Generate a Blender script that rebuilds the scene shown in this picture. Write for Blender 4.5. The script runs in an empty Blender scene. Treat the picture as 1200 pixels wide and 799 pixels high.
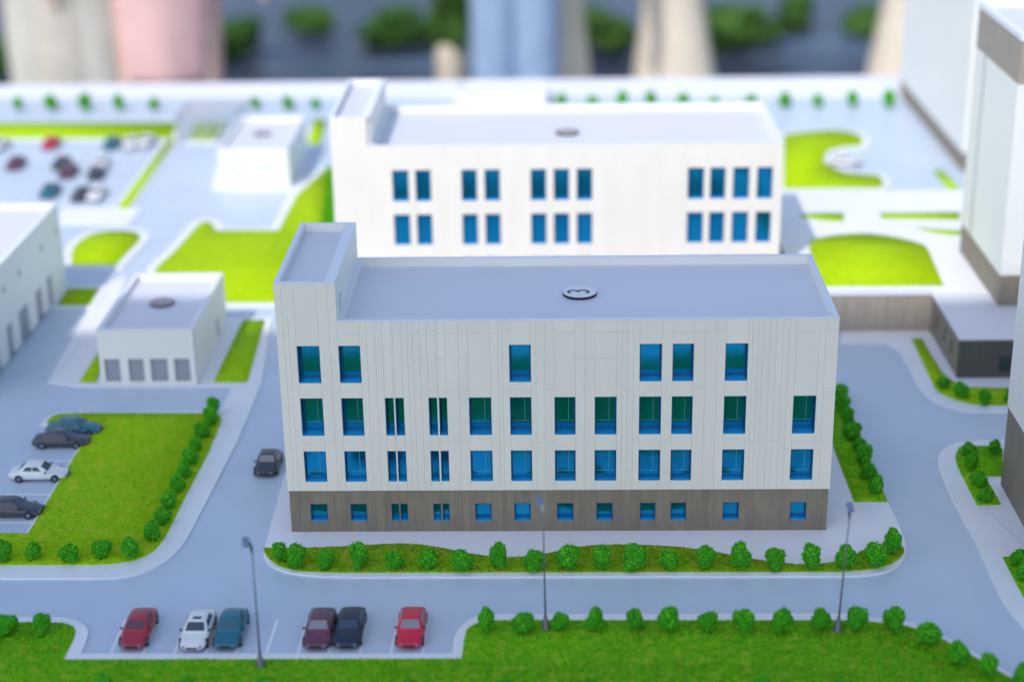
import bpy, bmesh, math, random
import numpy as np
from mathutils import Vector, Matrix
from mathutils.geometry import tessellate_polygon
random.seed(7); rng = np.random.default_rng(7)
S = 0.01                      # the model is laid out in centimetres
sc = bpy.context.scene
COL = sc.collection

# ------------------------------------------------------------------ camera
cam_d = bpy.data.cameras.new('camera'); cam = bpy.data.objects.new('camera', cam_d); COL.objects.link(cam)
sc.camera = cam
pit, roll, yaw = 0.3740, -0.0169, -0.0289
fw = Vector((math.sin(yaw)*math.cos(pit), math.cos(yaw)*math.cos(pit), -math.sin(pit)))
rt = Vector((math.cos(yaw), -math.sin(yaw), 0)); up = rt.cross(fw)
r2 = rt*math.cos(roll)+up*math.sin(roll); u2 = up*math.cos(roll)-rt*math.sin(roll)
m = Matrix((r2, u2, -fw)).transposed().to_4x4(); m.translation = Vector((19.103, -108.034, 56.92))*S
cam.matrix_world = m
cam_d.sensor_width = 36; cam_d.lens = 2007.9/1200*36
cam_d.clip_start = 0.05; cam_d.clip_end = 200
cam_d.dof.use_dof = True; cam_d.dof.focus_distance = 1.19; cam_d.dof.aperture_fstop = 3.6
# ------------------------------------------------------------------ light
w = bpy.data.worlds.new('World'); sc.world = w; w.use_nodes = True
nt = w.node_tree; bg = nt.nodes['Background']
sky = nt.nodes.new('ShaderNodeTexSky'); sky.sky_type = 'NISHITA'; sky.sun_disc = False
sun_from = Vector((-0.40, -0.78, 1.0)).normalized()
sky.sun_elevation = math.asin(sun_from.z); sky.sun_rotation = math.atan2(sun_from.x, sun_from.y)
nt.links.new(sky.outputs[0], bg.inputs[0]); bg.inputs[1].default_value = 0.15
sd = bpy.data.lights.new('sun', 'SUN'); sd.energy = 2.0; sd.angle = math.radians(0.8); sd.color = (1, .96, .9)
so = bpy.data.objects.new('sun', sd); COL.objects.link(so)
so.rotation_euler = sun_from.to_track_quat('Z', 'Y').to_euler()
sc.view_settings.view_transform = 'Standard'; sc.view_settings.look = 'None'
sc.view_settings.exposure = 0.63; sc.view_settings.gamma = 1.0
sc.render.engine = 'CYCLES'; sc.cycles.use_denoising = True; sc.cycles.max_bounces = 8

# ------------------------------------------------------------------ traced layout, centimetres on the board
PAVE={'island':[(-1.5,-2.69),(-1.4,-3.31),(-1.01,-4.29),(-0.35,-5.13),(0.81,-5.85),(2.33,-6.22),(4.38,-6.40),(38.74,-6.46),(40.5,-6.2),(41.68,-5.49),(42.61,-4.18),(43.09,-2.6),(43.21,-0.73),(43.17,2.66),(43.0,4.42),(42.82,14.45),(42.65,24.09)],'left_lawn':[(-18.88,-6.45),(-12.51,-6.49),(-10.5,-6.38),(-8.9,-5.44),(-7.76,-3.64),(-7.25,-1.15),(-6.92,5.81),(-6.47,15.8),(-6.44,27.18),(-7.98,43.42),(-8.55,43.43),(-8.97,21.5),(-22.3,21.45),(-23.25,20.6),(-23.25,19.0),(-18.98,18.6),(-18.98,-0.18),(-62,-0.18),(-62,-6.45)],'front':[(-19.59,-11.51),(-16.22,-11.52),(-13.08,-11.54),(-11.85,-12.18),(-11.14,-13.03),(-10.93,-14.08),(-10.87,-16.0),(12.4,-16.06),(12.4,-14.05),(12.62,-13.22),(12.91,-12.49),(13.69,-11.53),(14.63,-11.32),(37.99,-11.31),(39.15,-11.84),(41.37,-12.17),(43.05,-13.73),(44.54,-15.85),(46.28,-18.37),(47.43,-20.05)],'right_near':[(54.05,15.12),(51.53,15.14),(49.64,14.37),(48.45,12.82),(47.85,10.54),(47.68,5.21),(47.95,-1.77),(47.86,-10.38),(48.45,-13.03),(49.09,-18.56),(52.15,-18.57),(57.56,15.08)],'right_far':[(44.97,39.1),(44.48,35.91),(48.66,35.84),(49.38,34.38),(49.49,30.96),(49.44,25.82),(49.81,23.09),(51.15,21.14),(52.89,20.26),(58.93,20.18),(63.89,38.76)],'garage':[(-22.22,27.03),(-7.56,26.82),(-8.55,43.43),(-23.45,43.71)],'garage_left':[(-25.23,28.02),(-22.22,27.03),(-23.45,43.71),(-24.69,56.06),(-26.51,53.5)],'far_edge':[(-65.84,135.93),(88.18,129.74),(90.28,141.45),(-68.69,141.45)],'kiosk_pad':[(-21.84,86.67),(-11.24,86.35),(-12.96,115.46),(-25.0,115.92)],'lot_edge':[(-37.43,73.69),(-28.74,73.46),(-28.39,79.62),(-37.64,79.88)]}
GRASS={'left_lawn':[(-19.42,-4.67),(-12.96,-4.7),(-10.95,-4.47),(-9.36,-3.39),(-8.82,-1.14),(-8.65,5.83),(-8.38,13.58),(-8.42,18.98),(-8.57,20.18),(-9.13,20.96),(-19.92,21.19),(-22.23,21.04),(-22.89,20.36),(-22.84,19.15),(-18.81,18.76),(-18.8,-0.04),(-20.83,-0.03)],'island':[(-1.55,-2.32),(-1.28,-3.31),(-0.42,-4.65),(0.37,-5.26),(1.72,-5.74),(4.3,-5.87),(38.28,-5.94),(40.23,-5.6),(41.67,-4.89),(42.67,-3.58),(42.89,-2.73),(42.56,-1.98),(41.59,-2.1),(40.34,-2.59),(39.01,-3.92),(37.8,-4.63),(36.42,-4.98),(34.3,-4.85),(31.57,-3.88),(29.88,-3.14),(27.53,-2.38),(25.12,-2.12),(22.46,-1.98),(20.25,-2.33),(18.01,-3.43),(15.78,-3.9),(13.59,-3.52),(11.78,-2.78),(9.52,-1.89),(7.48,-1.75),(4.58,-2.11),(1.92,-2.34),(0.38,-2.46)],'strip':[(42.96,26.09),(43.0,4.42),(40.6,4.44),(40.49,14.47),(41.88,26.11)],'front':[(-19.28,-12.48),(-15.05,-12.28),(-12.85,-12.39),(-12.19,-12.82),(-11.88,-13.35),(-11.78,-14.18),(-11.78,-16.79),(13.02,-16.76),(13.09,-13.84),(13.17,-13.32),(13.53,-12.7),(14.33,-12.23),(15.2,-12.18),(37.83,-12.26),(39.04,-12.48),(41.01,-12.9),(42.58,-13.94),(44.13,-16.05),(45.88,-18.56),(47.04,-20.59)],'right_near':[(49.56,12.19),(50.23,13.73),(52.53,14.02),(53.5,13.39),(52.34,8.57),(51.01,8.59),(51.09,3.94),(49.35,3.82),(49.33,10.52)],'right_corner':[(49.3,-3.98),(52.24,-3.76),(50.3,-13.14),(49.32,-9.62)],'right_far':[(50.99,36.85),(51.91,36.83),(52.03,29.36),(52.25,27.64),(53.31,25.58),(57.46,25.33),(56.5,21.77),(53.38,21.81),(52.12,22.71),(51.3,23.79),(50.74,24.88),(50.81,27.28)],'garage_strip':[(-10.66,27.62),(-7.69,27.57),(-8.53,42.75),(-10.64,42.79)],'garage_patch':[(-22.34,27.79),(-20.85,27.76),(-21.89,36.62),(-22.46,37.05)],'big_lawn':[(-22.34,58.14),(-21.51,63.11),(-20.76,73.25),(-20.27,74.18),(-19.13,73.2),(-18.48,70.7),(-11.49,70.52),(-11.34,84.24),(-9.18,95.95),(-8.33,95.92),(-4.94,61.58),(-5.18,47.35),(-12.94,47.51),(-16.38,53.8),(-21.88,55.21)],'round':[(-31.29,59.16),(-32.63,64.23),(-32.59,68.34),(-31.12,70.73),(-28.63,70.97),(-26.71,70.0),(-25.95,67.87),(-26.63,59.06)],'shaded':[(-29.61,47.12),(-29.75,52.04),(-26.56,51.97),(-26.34,47.05)],'lot_band':[(-58.03,111.32),(-31.45,110.34),(-32.67,119.01),(-60.82,120.12)],'lot_strip':[(-31.94,109.48),(-30.81,109.44),(-30.03,79.0),(-31.41,79.04)],'kiosk_patch':[(-29.0,109.37),(-25.75,108.82),(-25.58,119.2),(-30.29,119.39)],'rear_patch':[(-13.27,107.5),(-11.48,107.44),(-12.39,120.1),(-14.04,120.16)],'crescent':[(45.41,84.62),(56.47,84.63),(57.57,86.36),(57.41,89.99),(53.56,91.22),(51.94,95.45),(52.75,100.97),(54.86,102.94),(57.38,103.26),(58.58,106.58),(57.7,110.51),(55.15,111.94),(51.64,110.74),(48.5,109.54)],'tower_strip':[(64.28,91.99),(65.29,91.96),(65.78,83.99),(64.42,84.03)]}
GRASS_T={'lawn':[(43.15,41.19),(43.8,52.65),(44.3,55.06),(46.61,56.38),(49.69,57.0),(52.12,56.24),(54.28,54.27),(55.35,52.9),(54.55,41.18)],'a':[(44.08,63.06),(45.35,63.92),(48.97,63.82),(48.51,60.88),(46.03,61.24)],'b':[(52.58,63.72),(60.98,63.78),(60.4,61.14),(52.56,61.64)],'c':[(55.14,58.69),(56.36,58.37),(60.01,57.43),(59.71,56.04),(57.6,56.1)]}
BUSH={'front':[(-16.2,-13.85),(-13.92,-13.76),(14.43,-13.54),(16.77,-13.75),(19.09,-13.45),(21.31,-13.46),(23.85,-13.57),(25.95,-13.57),(28.44,-13.48),(30.74,-13.59),(33.11,-13.6),(35.54,-13.5),(37.79,-13.51),(40.15,-13.52),(42.03,-15.05),(43.37,-17.41),(44.84,-18.84),(46.4,-20.32)],'front2':[(-8.17,-21.07),(-3.23,-21.16),(1.71,-20.99),(10.16,-21.36),(15.83,-21.28),(20.78,-21.46),(25.57,-21.38),(30.84,-21.38),(35.6,-21.39),(40.39,-21.21)],'island':[(-0.06,-4.29),(1.19,-5.26),(3.19,-5.39),(5.52,-5.34),(7.92,-5.42),(10.18,-5.31),(12.58,-5.68),(14.95,-5.46),(17.35,-5.71),(19.69,-5.48),(21.95,-5.61),(24.14,-5.51),(26.51,-5.52),(28.98,-5.53),(31.34,-5.55),(33.58,-5.56),(36.05,-5.57),(38.34,-5.59),(40.5,-5.36),(41.88,-3.45)],'strip':[(42.44,23.19),(42.3,20.91),(42.19,18.03),(42.12,15.09),(42.36,12.88),(42.24,10.6),(42.27,8.09),(42.36,5.67)],'hedge':[(-9.3,20.7),(-9.1,18.48),(-9.32,16.0),(-9.4,13.59),(-9.31,11.11),(-9.36,8.72),(-9.34,6.4),(-9.42,3.75),(-9.38,1.2),(-9.58,-1.26)],'leftfront':[(-10.5,-3.87),(-12.58,-3.61),(-14.69,-4.21),(-17.26,-3.95),(-19.27,-4.18)],'rightfar':[(51.39,25.24),(52.41,23.41),(54.05,21.98),(56.29,22.3)],'rightnear':[(50.64,12.33),(52.63,12.47),(50.19,9.48),(50.14,7.01),(50.03,4.36)],'corner':[(50.1,-5.18),(49.97,-7.27)],'farleft':[(-56.77,127.26),(-51.99,127.07),(-47.21,126.87),(-42.33,126.67),(-37.34,126.46),(-23.01,126.37),(-18.42,126.18),(-14.56,126.02)],'farright':[(19.77,125.58),(24.15,125.4),(28.17,125.23),(32.18,125.07),(36.64,124.88),(40.87,124.71),(45.9,124.5),(50.45,124.31),(54.99,124.12),(59.75,123.92),(64.61,123.71)]}
CARS={'front':[(-7.82,-15.71),(-3.98,-15.82),(-1.95,-15.73),(3.84,-15.74),(5.7,-15.65),(9.66,-15.66)],'road':[(-3.27,8.96)],'side':[(-20.2,16.61),(-20.62,14.35),(-20.7,8.38),(-20.99,2.35)],'lot':[(-52.5,87.5),(-53.5,104.5),(-56.5,96.5),(-46.68,105.31),(-48.48,95.69),(-42.68,95.5),(-40.8,91.65),(-38.63,105.02),(-36.06,104.93),(-34.58,105.72),(-37.43,95.33),(-36.92,90.78),(-40.79,83.38),(-36.78,81.89),(-34.87,81.83)],'notch':[(54.18,93.84)]}
LINES={'front':[((-9.06,-15.71),(-9.09,-11.66)),((-7.01,-15.71),(-6.97,-11.67)),((-5.07,-15.72),(-4.96,-11.68)),((-3.08,-15.72),(-2.96,-11.68)),((-1.2,-15.73),(-1.13,-11.69)),((0.73,-15.73),(0.82,-11.7)),((2.71,-15.74),(2.81,-11.7)),((4.64,-15.75),(4.81,-11.71)),((6.62,-15.75),(6.69,-11.72)),((8.54,-15.76),(8.68,-11.73)),((10.52,-15.76),(10.61,-11.73))],'side':[((-21.21,12.31),(-18.92,12.29)),((-22.49,6.52),(-18.87,6.48)),((-23.93,1.97),(-18.8,1.93))]}
COLS=[(1.31,2.85),(4.15,5.63),(7.16,7.76),(7.87,8.46),(10.17,10.76),(10.88,11.44),(12.95,14.48),(15.77,17.24),(18.83,20.27),(21.59,23.09),(24.64,26.14),(26.87,28.3),(30.44,31.96),(35.17,36.72)]
BCOLS=[(3.77,5.28),(5.92,7.35),(10.21,11.64),(12.36,13.79),(16.65,18.08),(18.79,20.22),(20.93,22.36),(31.22,32.72),(33.28,34.7),(35.41,36.91),(37.62,39.04)]
# ------------------------------------------------------------------ materials
def mat(name, col, rough=.6, metal=0., var=0., vscale=40., bump=0., bscale=200., rnd=0., stretch=None, col2=None, spec=.5, coat=0., emis=None):
    M = bpy.data.materials.new(name); M.use_nodes = True; n = M.node_tree; b = n.nodes['Principled BSDF']
    b.inputs['Roughness'].default_value = rough; b.inputs['Metallic'].default_value = metal
    b.inputs['Specular IOR Level'].default_value = spec; b.inputs['Coat Weight'].default_value = coat
    c = (*col, 1); b.inputs['Base Color'].default_value = c
    tc = n.nodes.new('ShaderNodeTexCoord'); src = tc.outputs['Object']
    if stretch:
        mp = n.nodes.new('ShaderNodeMapping'); mp.inputs['Scale'].default_value = stretch
        n.links.new(src, mp.inputs[0]); src = mp.outputs[0]
    last = None
    if var or col2:
        t = n.nodes.new('ShaderNodeTexNoise'); t.inputs['Scale'].default_value = vscale; t.inputs['Detail'].default_value = 5
        n.links.new(src, t.inputs['Vector'])
        r = n.nodes.new('ShaderNodeValToRGB'); r.color_ramp.elements[0].position = .35; r.color_ramp.elements[1].position = .65
        k = col2 or tuple(x*(1-var) for x in col)
        r.color_ramp.elements[0].color = (*k, 1); r.color_ramp.elements[1].color = c
        n.links.new(t.outputs[0], r.inputs[0]); last = r.outputs[0]
    if rnd:
        oi = n.nodes.new('ShaderNodeObjectInfo'); hs = n.nodes.new('ShaderNodeHueSaturation')
        mr = n.nodes.new('ShaderNodeMapRange'); mr.inputs[3].default_value = 1-rnd; mr.inputs[4].default_value = 1+rnd
        n.links.new(oi.outputs['Random'], mr.inputs[0]); n.links.new(mr.outputs[0], hs.inputs['Value'])
        if last: n.links.new(last, hs.inputs['Color'])
        else: hs.inputs['Color'].default_value = c
        last = hs.outputs[0]
    if last: n.links.new(last, b.inputs['Base Color'])
    if bump:
        t2 = n.nodes.new('ShaderNodeTexNoise'); t2.inputs['Scale'].default_value = bscale; t2.inputs['Detail'].default_value = 4
        n.links.new(src, t2.inputs['Vector'])
        bp = n.nodes.new('ShaderNodeBump'); bp.inputs['Strength'].default_value = bump; bp.inputs['Distance'].default_value = .001
        n.links.new(t2.outputs[0], bp.inputs['Height']); n.links.new(bp.outputs[0], b.inputs['Normal'])
    return M
M = {}
M['road'] = mat('road_acrylic', (.51,.585,.685), .38, var=.06, vscale=14, bump=.05, bscale=900)
M['pave'] = mat('pavement_card', (.79,.785,.81), .5, var=.04, vscale=12, bump=.04, bscale=700)
M['white'] = mat('white_cladding', (.80,.745,.665), .55, var=.04, vscale=25, bump=.10, bscale=500, rnd=.014, stretch=(3,3,.5))
M['wall'] = mat('white_wall', (.80,.79,.75), .55, var=.03, vscale=20, bump=.05, bscale=500)
M['trim'] = mat('white_trim', (.74,.75,.80), .45)
M['roof'] = mat('roof_card', (.66,.655,.71), .42, var=.03, vscale=8, bump=.03, bscale=600)
M['brown'] = mat('brown_cladding', (.25,.205,.155), .6, var=.16, vscale=60, bump=.3, bscale=400, rnd=.06, stretch=(3,3,.8))
M['darkbrown'] = mat('dark_brown_wall', (.10,.092,.082), .6, var=.12, vscale=50, stretch=(3,3,.4))
M['tan'] = mat('tan_wall', (.36,.31,.26), .65, var=.12, vscale=60, stretch=(3,3,.4))
M['glass'] = mat('blue_mirror_acrylic', (.008,.33,.60), .09, metal=.84, bump=.05, bscale=120, rnd=.12)
M['reveal'] = mat('blue_acrylic_edge', (.004,.075,.20), .3)
M['sill'] = mat('blue_acrylic_sill', (.012,.26,.56), .22)
M['frame'] = mat('blue_acrylic_frame', (.006,.13,.32), .25)
M['mullion'] = mat('engraved_line', (.10,.36,.46), .4)
M['grey_door'] = mat('grey_door', (.30,.33,.37), .5)
M['dark_glass'] = mat('dark_glass', (.02,.05,.04), .15)
M['line'] = mat('painted_line', (.80,.81,.86), .5)
M['pole'] = mat('grey_pole', (.15,.16,.18), .4, metal=.3)
M['lampwhite'] = mat('lamp_white', (.62,.62,.60), .4)
M['lamphead'] = mat('lamp_head', (.16,.19,.30), .35)
M['black'] = mat('black_edge', (.01,.012,.02), .4)
M['disc'] = mat('disc_white', (.72,.73,.74), .4)
M['discb'] = mat('disc_brown', (.36,.31,.29), .45)
def grass_mat(name, a, b, c, sc1, sc2):
    X = bpy.data.materials.new(name); X.use_nodes = True; n = X.node_tree; bs = n.nodes['Principled BSDF']
    bs.inputs['Roughness'].default_value = .85; bs.inputs['Specular IOR Level'].default_value = .15
    tc = n.nodes.new('ShaderNodeTexCoord')
    t = n.nodes.new('ShaderNodeTexNoise'); t.inputs['Scale'].default_value = sc1; t.inputs['Detail'].default_value = 6
    t2 = n.nodes.new('ShaderNodeTexNoise'); t2.inputs['Scale'].default_value = sc2; t2.inputs['Detail'].default_value = 3
    for q in (t, t2): n.links.new(tc.outputs['Object'], q.inputs['Vector'])
    r = n.nodes.new('ShaderNodeValToRGB'); e = r.color_ramp.elements
    e[0].position = .36; e[0].color = (*a, 1); e[1].position = .66; e[1].color = (*b, 1)
    r2_ = n.nodes.new('ShaderNodeValToRGB'); f = r2_.color_ramp.elements
    f[0].position = .52; f[0].color = (0,0,0,1); f[1].position = .7; f[1].color = (1,1,1,1)
    mx = n.nodes.new('ShaderNodeMix'); mx.data_type = 'RGBA'; mx.inputs[7].default_value = (*c, 1)
    n.links.new(t.outputs[0], r.inputs[0]); n.links.new(t2.outputs[0], r2_.inputs[0])
    n.links.new(r2_.outputs[0], mx.inputs[0]); n.links.new(r.outputs[0], mx.inputs[6])
    n.links.new(mx.outputs[2], bs.inputs['Base Color'])
    return X
M['g_front'] = grass_mat('front_grass', (.12,.42,.006), (.26,.62,.012), (.38,.56,.03), 420, 120)
M['g_isl'] = grass_mat('island_grass', (.19,.42,.01), (.36,.58,.02), (.48,.50,.05), 450, 130)
M['g_left'] = grass_mat('left_grass', (.27,.52,.006), (.42,.66,.012), (.50,.60,.03), 420, 100)
M['g_far'] = grass_mat('far_grass', (.33,.52,.002), (.40,.58,.003), (.40,.55,.006), 120, 40)
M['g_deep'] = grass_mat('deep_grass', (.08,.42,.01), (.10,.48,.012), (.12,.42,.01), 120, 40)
def foliage_mat(name, a, b):
    X = mat(name, a, .7, col2=b, vscale=160, rnd=.14, spec=.2)
    return X
M['bush'] = foliage_mat('bush_foam', (.15,.58,.02), (.05,.33,.01))
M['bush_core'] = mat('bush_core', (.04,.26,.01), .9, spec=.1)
M['shrub'] = foliage_mat('shrub_leaves', (.09,.20,.03), (.04,.10,.02))

# ------------------------------------------------------------------ mesh helpers (input in cm)
class MB:
    def __init__(s): s.v = []; s.f = []
    def add(s, vs, fs):
        o = len(s.v); s.v += [tuple(x) for x in vs]; s.f += [tuple(i+o for i in f) for f in fs]; return s
    def box(s, x0, x1, y0, y1, z0, z1):
        return s.add([(x0,y0,z0),(x1,y0,z0),(x1,y1,z0),(x0,y1,z0),(x0,y0,z1),(x1,y0,z1),(x1,y1,z1),(x0,y1,z1)],
                     [(0,3,2,1),(4,5,6,7),(0,1,5,4),(1,2,6,5),(2,3,7,6),(3,0,4,7)])
    def prism(s, poly, z0, z1):
        n = len(poly); a = sum(poly[i][0]*poly[(i+1)%n][1]-poly[(i+1)%n][0]*poly[i][1] for i in range(n))
        if a < 0: poly = poly[::-1]
        vs = [(x,y,z0) for x,y in poly]+[(x,y,z1) for x,y in poly]
        tris = tessellate_polygon([[Vector((x,y,0)) for x,y in poly]])
        fs = []
        for t in tris:
            p, q, r = [poly[i] for i in t]
            c = (q[0]-p[0])*(r[1]-p[1])-(r[0]-p[0])*(q[1]-p[1])
            if c < 0: t = t[::-1]
            fs.append(tuple(i+n for i in t)); fs.append(tuple(reversed(t)))
        fs += [(i,(i+1)%n,(i+1)%n+n,i+n) for i in range(n)]
        return s.add(vs, fs)
    def tube(s, pts, rad, n=10):
        vs = []; k = len(pts)
        for i, p in enumerate(pts):
            p = Vector(p); d = (Vector(pts[min(i+1,k-1)])-Vector(pts[max(i-1,0)])).normalized()
            a = d.orthogonal().normalized() if i == 0 else (a-d*a.dot(d)).normalized()
            b = d.cross(a); r = rad[i] if hasattr(rad,'__len__') else rad
            vs += [p+(a*math.cos(2*math.pi*j/n)+b*math.sin(2*math.pi*j/n))*r for j in range(n)]
        fs = [(i*n+j,i*n+(j+1)%n,(i+1)*n+(j+1)%n,(i+1)*n+j) for i in range(k-1) for j in range(n)]
        fs += [tuple(range(n))[::-1], tuple((k-1)*n+j for j in range(n))]
        return s.add(vs, fs)
    def mesh(s, name, m, smooth=False):
        me = bpy.data.meshes.new(name)
        me.from_pydata([(x*S,y*S,z*S) for x,y,z in s.v], [], s.f)
        if m: me.materials.append(m)
        if smooth: me.polygons.foreach_set('use_smooth', [True]*len(me.polygons))
        me.update(); return me
def link(name, me, parent=None, loc=(0,0,0), rz=0):
    o = bpy.data.objects.new(name, me); COL.objects.link(o)
    o.location = Vector(loc)*S; o.rotation_euler = (0,0,rz)
    if parent: o.parent = parent
    return o
def part(name, mb, m, parent, smooth=False, bevel=0, loc=(0,0,0)):
    o = link(name, mb.mesh(name, m, smooth), parent, loc)
    if bevel:
        b = o.modifiers.new('bevel','BEVEL'); b.width = bevel*S; b.segments = 2; b.limit_method = 'ANGLE'
    return o
def tag(o, label, cat, group=None, kind=None):
    if label: o['label'] = label
    if cat: o['category'] = cat
    if group: o['group'] = group
    if kind: o['kind'] = kind
    return o
def root(name, loc, label, cat, group=None, rz=0):
    return tag(link(name, None, None, loc, rz), label, cat, group)
def struct(name, mb, m, bevel=0):
    o = part(name, mb, m, None, bevel=bevel); o['kind'] = 'structure'; return o
def smooth_poly(p, it=2, lim=55):
    for _ in range(it):
        q = []; n = len(p)
        for i in range(n):
            a, b, c = Vector(p[i-1]), Vector(p[i]), Vector(p[(i+1)%n])
            d1, d2 = b-a, c-b
            if d1.length < 1e-6 or d2.length < 1e-6: q.append(tuple(b)); continue
            ang = math.degrees(d1.angle(d2))
            if 4 < ang < lim:
                k1 = min(.25, .8/d1.length); k2 = min(.25, .8/d2.length)
                q += [tuple(b-d1*k1), tuple(b+d2*k2)]
            else: q.append(tuple(b))
        p = q
    return p
def inside(px, py, poly):
    P = np.array(poly); x0, y0 = P[:,0], P[:,1]; x1, y1 = np.roll(x0,-1), np.roll(y0,-1)
    res = np.zeros(len(px), bool)
    for a, b, c, d in zip(x0, y0, x1, y1):
        if b == d: continue
        cr = ((b > py) != (d > py)) & (px < (c-a)*(py-b)/(d-b)+a); res ^= cr
    return res

# ------------------------------------------------------------------ the board
b = MB(); b.box(-95, 100, -46, 141.5, -5, -.15); struct('road', b, M['road'])
t = root('display_table', (2, 50, -90), 'white display table carrying the whole model board', 'table')
part('cabinet', MB().box(-85, 85, -80, 82, 0, 84.9), M['wall'], t)
ext = {'island': [(42.5,26),(41,44),(-2.3,44),(-1.9,13)], 'front': [(49,-23),(62,-36),(-60,-36),(-60,-11.5)]}
PAVE['garage'][1] = (-7.0, 26.8)
for zi, (k, p) in enumerate(PAVE.items()):
    p = smooth_poly(p + ext.get(k, []), 2)
    struct('pavement', MB().prism(p, -.3-.0007*zi, -.003*zi if k != 'far_edge' else .06), M['pave'], bevel=.025)
# white rim along the far edge of the board
struct('kerb', MB().box(-95, 100, 141.502, 142.6, -5, .12), M['pave'])
# pavement borders round the far lawns
def offset(p, d):
    n = len(p); a = sum(p[i][0]*p[(i+1)%n][1]-p[(i+1)%n][0]*p[i][1] for i in range(n)); sg = 1 if a > 0 else -1
    q = []
    for i in range(n):
        a_, b_, c_ = Vector(p[i-1]), Vector(p[i]), Vector(p[(i+1)%n])
        e1, e2 = (b_-a_).normalized(), (c_-b_).normalized()
        n1, n2 = Vector((e1.y,-e1.x))*sg, Vector((e2.y,-e2.x))*sg
        h = n1+n2
        h = n1 if h.length < .3 else h/ max(.5, h.length_squared/2)
        q.append((b_.x+h.x*d, b_.y+h.y*d))
    return q
for zi, (k, d) in enumerate((('big_lawn',.9),('round',.9),('shaded',.8),('crescent',.7),('lot_strip',.35),('lot_band',.6),('kiosk_patch',.5))):
    struct('pavement', MB().prism(offset(smooth_poly(GRASS[k],1), d), -.230-.0007*zi, .012+.003*zi), M['pave'])
# raised terrace on the right
terr = [(41.2,39.05),(100,39.05),(100,72),(41.2,72)]
tm = MB().prism(terr, -.21, 3.5); struct('terrace', tm, M['pave'])
# painted parking lines
def line(a, b_, wd=.09, z=-.145):
    d = (Vector(b_)-Vector(a)).normalized(); nn = Vector((-d.y,d.x))*wd
    p = [(a[0]-nn.x,a[1]-nn.y),(b_[0]-nn.x,b_[1]-nn.y),(b_[0]+nn.x,b_[1]+nn.y),(a[0]+nn.x,a[1]+nn.y)]
    return MB().prism(p, z-.003, z+.003)
for a, b_ in LINES['front']+LINES['side']: struct('parking_line', line(a, b_), M['line'])
for i in range(7): struct('parking_line', line((-50+i*2.6,100),(-50+i*2.6,105)), M['line'])
for i in range(6): struct('parking_line', line((-46+i*2.6,80.5),(-46+i*2.6,85)), M['line'])
struct('pavement_joint', line((50.1,2.6),(51.4,-3.4), .04, .004), M['roof'])
struct('pavement_joint', line((-25.2,28),(-24.5,37.5), .06, .004), M['roof'])

# ------------------------------------------------------------------ grass: base sheet plus flocking fibres, one object each
def lawn(poly, m, dens, h, label, z=0., hill=0.):
    p = smooth_poly(poly, 2)
    base = MB().prism(p, z-.1, z+.045)
    V = np.array(base.v); F = list(base.f); n0 = len(V)
    xs, ys = [q[0] for q in p], [q[1] for q in p]
    A = (max(xs)-min(xs))*(max(ys)-min(ys)); N = int(A*dens)
    px = rng.uniform(min(xs)-.08, max(xs)+.08, N); py = rng.uniform(min(ys)-.08, max(ys)+.08, N)
    ok = inside(px, py, p); px, py = px[ok], py[ok]; N = len(px)
    ang = rng.uniform(0, 2*np.pi, N); hh = h*rng.uniform(.35, 1.2, N)
    # clumpy height
    hh *= .75+.5*np.sin(px*3.1+np.sin(py*2.3)*2)*np.sin(py*3.7+np.sin(px*1.9)*2)*.5+.12
    wd = .035*rng.uniform(.7, 1.5, N)*max(1, (250/dens)**.5*.9); lx, ly = rng.normal(0, .055, N)*(h/.1), rng.normal(0, .055, N)*(h/.1)
    a = np.stack([px-np.cos(ang)*wd, py-np.sin(ang)*wd, np.full(N, z+.03)], 1)
    b2 = np.stack([px+np.cos(ang)*wd, py+np.sin(ang)*wd, np.full(N, z+.03)], 1)
    c = np.stack([px+lx, py+ly, z+.04+hh], 1)
    T = np.empty((N*3, 3)); T[0::3] = a; T[1::3] = b2; T[2::3] = c
    me = bpy.data.meshes.new('grass')
    allv = np.vstack([V, T])*S
    nl = sum(len(f) for f in F)+3*N; npol = len(F)+N
    me.vertices.add(len(allv)); me.vertices.foreach_set('co', allv.ravel())
    me.loops.add(nl); me.polygons.add(npol)
    li = [i for f in F for i in f]; li = np.concatenate([np.array(li, int), np.arange(n0, n0+3*N)])
    st = np.cumsum([0]+[len(f) for f in F]); st = np.concatenate([st[:-1], st[-1]+3*np.arange(N)])
    me.loops.foreach_set('vertex_index', li); me.polygons.foreach_set('loop_start', st)
    me.materials.append(m); me.update(calc_edges=True); me.validate()
    o = link('grass', me); tag(o, label, 'grass', kind='stuff'); return o
GF = GRASS['front'] + [(49,-24),(58,-31.5),(-58,-31.5),(-58,-12.4)]
lawn(GF, M['g_front'], 170, .12, 'wide dark green lawn along the bottom edge behind the front kerb')
lawn(GRASS['island'], M['g_isl'], 420, .10, 'wavy olive green verge in front of the numbered building')
lawn(GRASS['left_lawn']+[(-60,0),(-60,-4.6)], M['g_left'], 170, .09, 'large bright green lawn beside the side car park')
lawn(GRASS['strip'], M['g_front'], 150, .09, 'narrow green verge along the right side of the numbered building')
lawn(GRASS['right_near'], M['g_front'], 200, .09, 'small L-shaped verge at the right side building')
lawn(GRASS['right_corner'], M['g_front'], 200, .09, 'cropped corner verge at the right picture edge')
lawn(GRASS['right_far'], M['g_left'], 150, .08, 'curved verge round the low brown annex')
lawn(GRASS['garage_strip'], M['g_left'], 60, .07, 'green strip right of the small garage building')
lawn(GRASS['garage_patch'], M['g_left'], 60, .07, 'small green triangle left of the garage building')
lawn(GRASS['big_lawn'], M['g_far'], 30, .07, 'big stepped yellow-green lawn behind the garage building')
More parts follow.
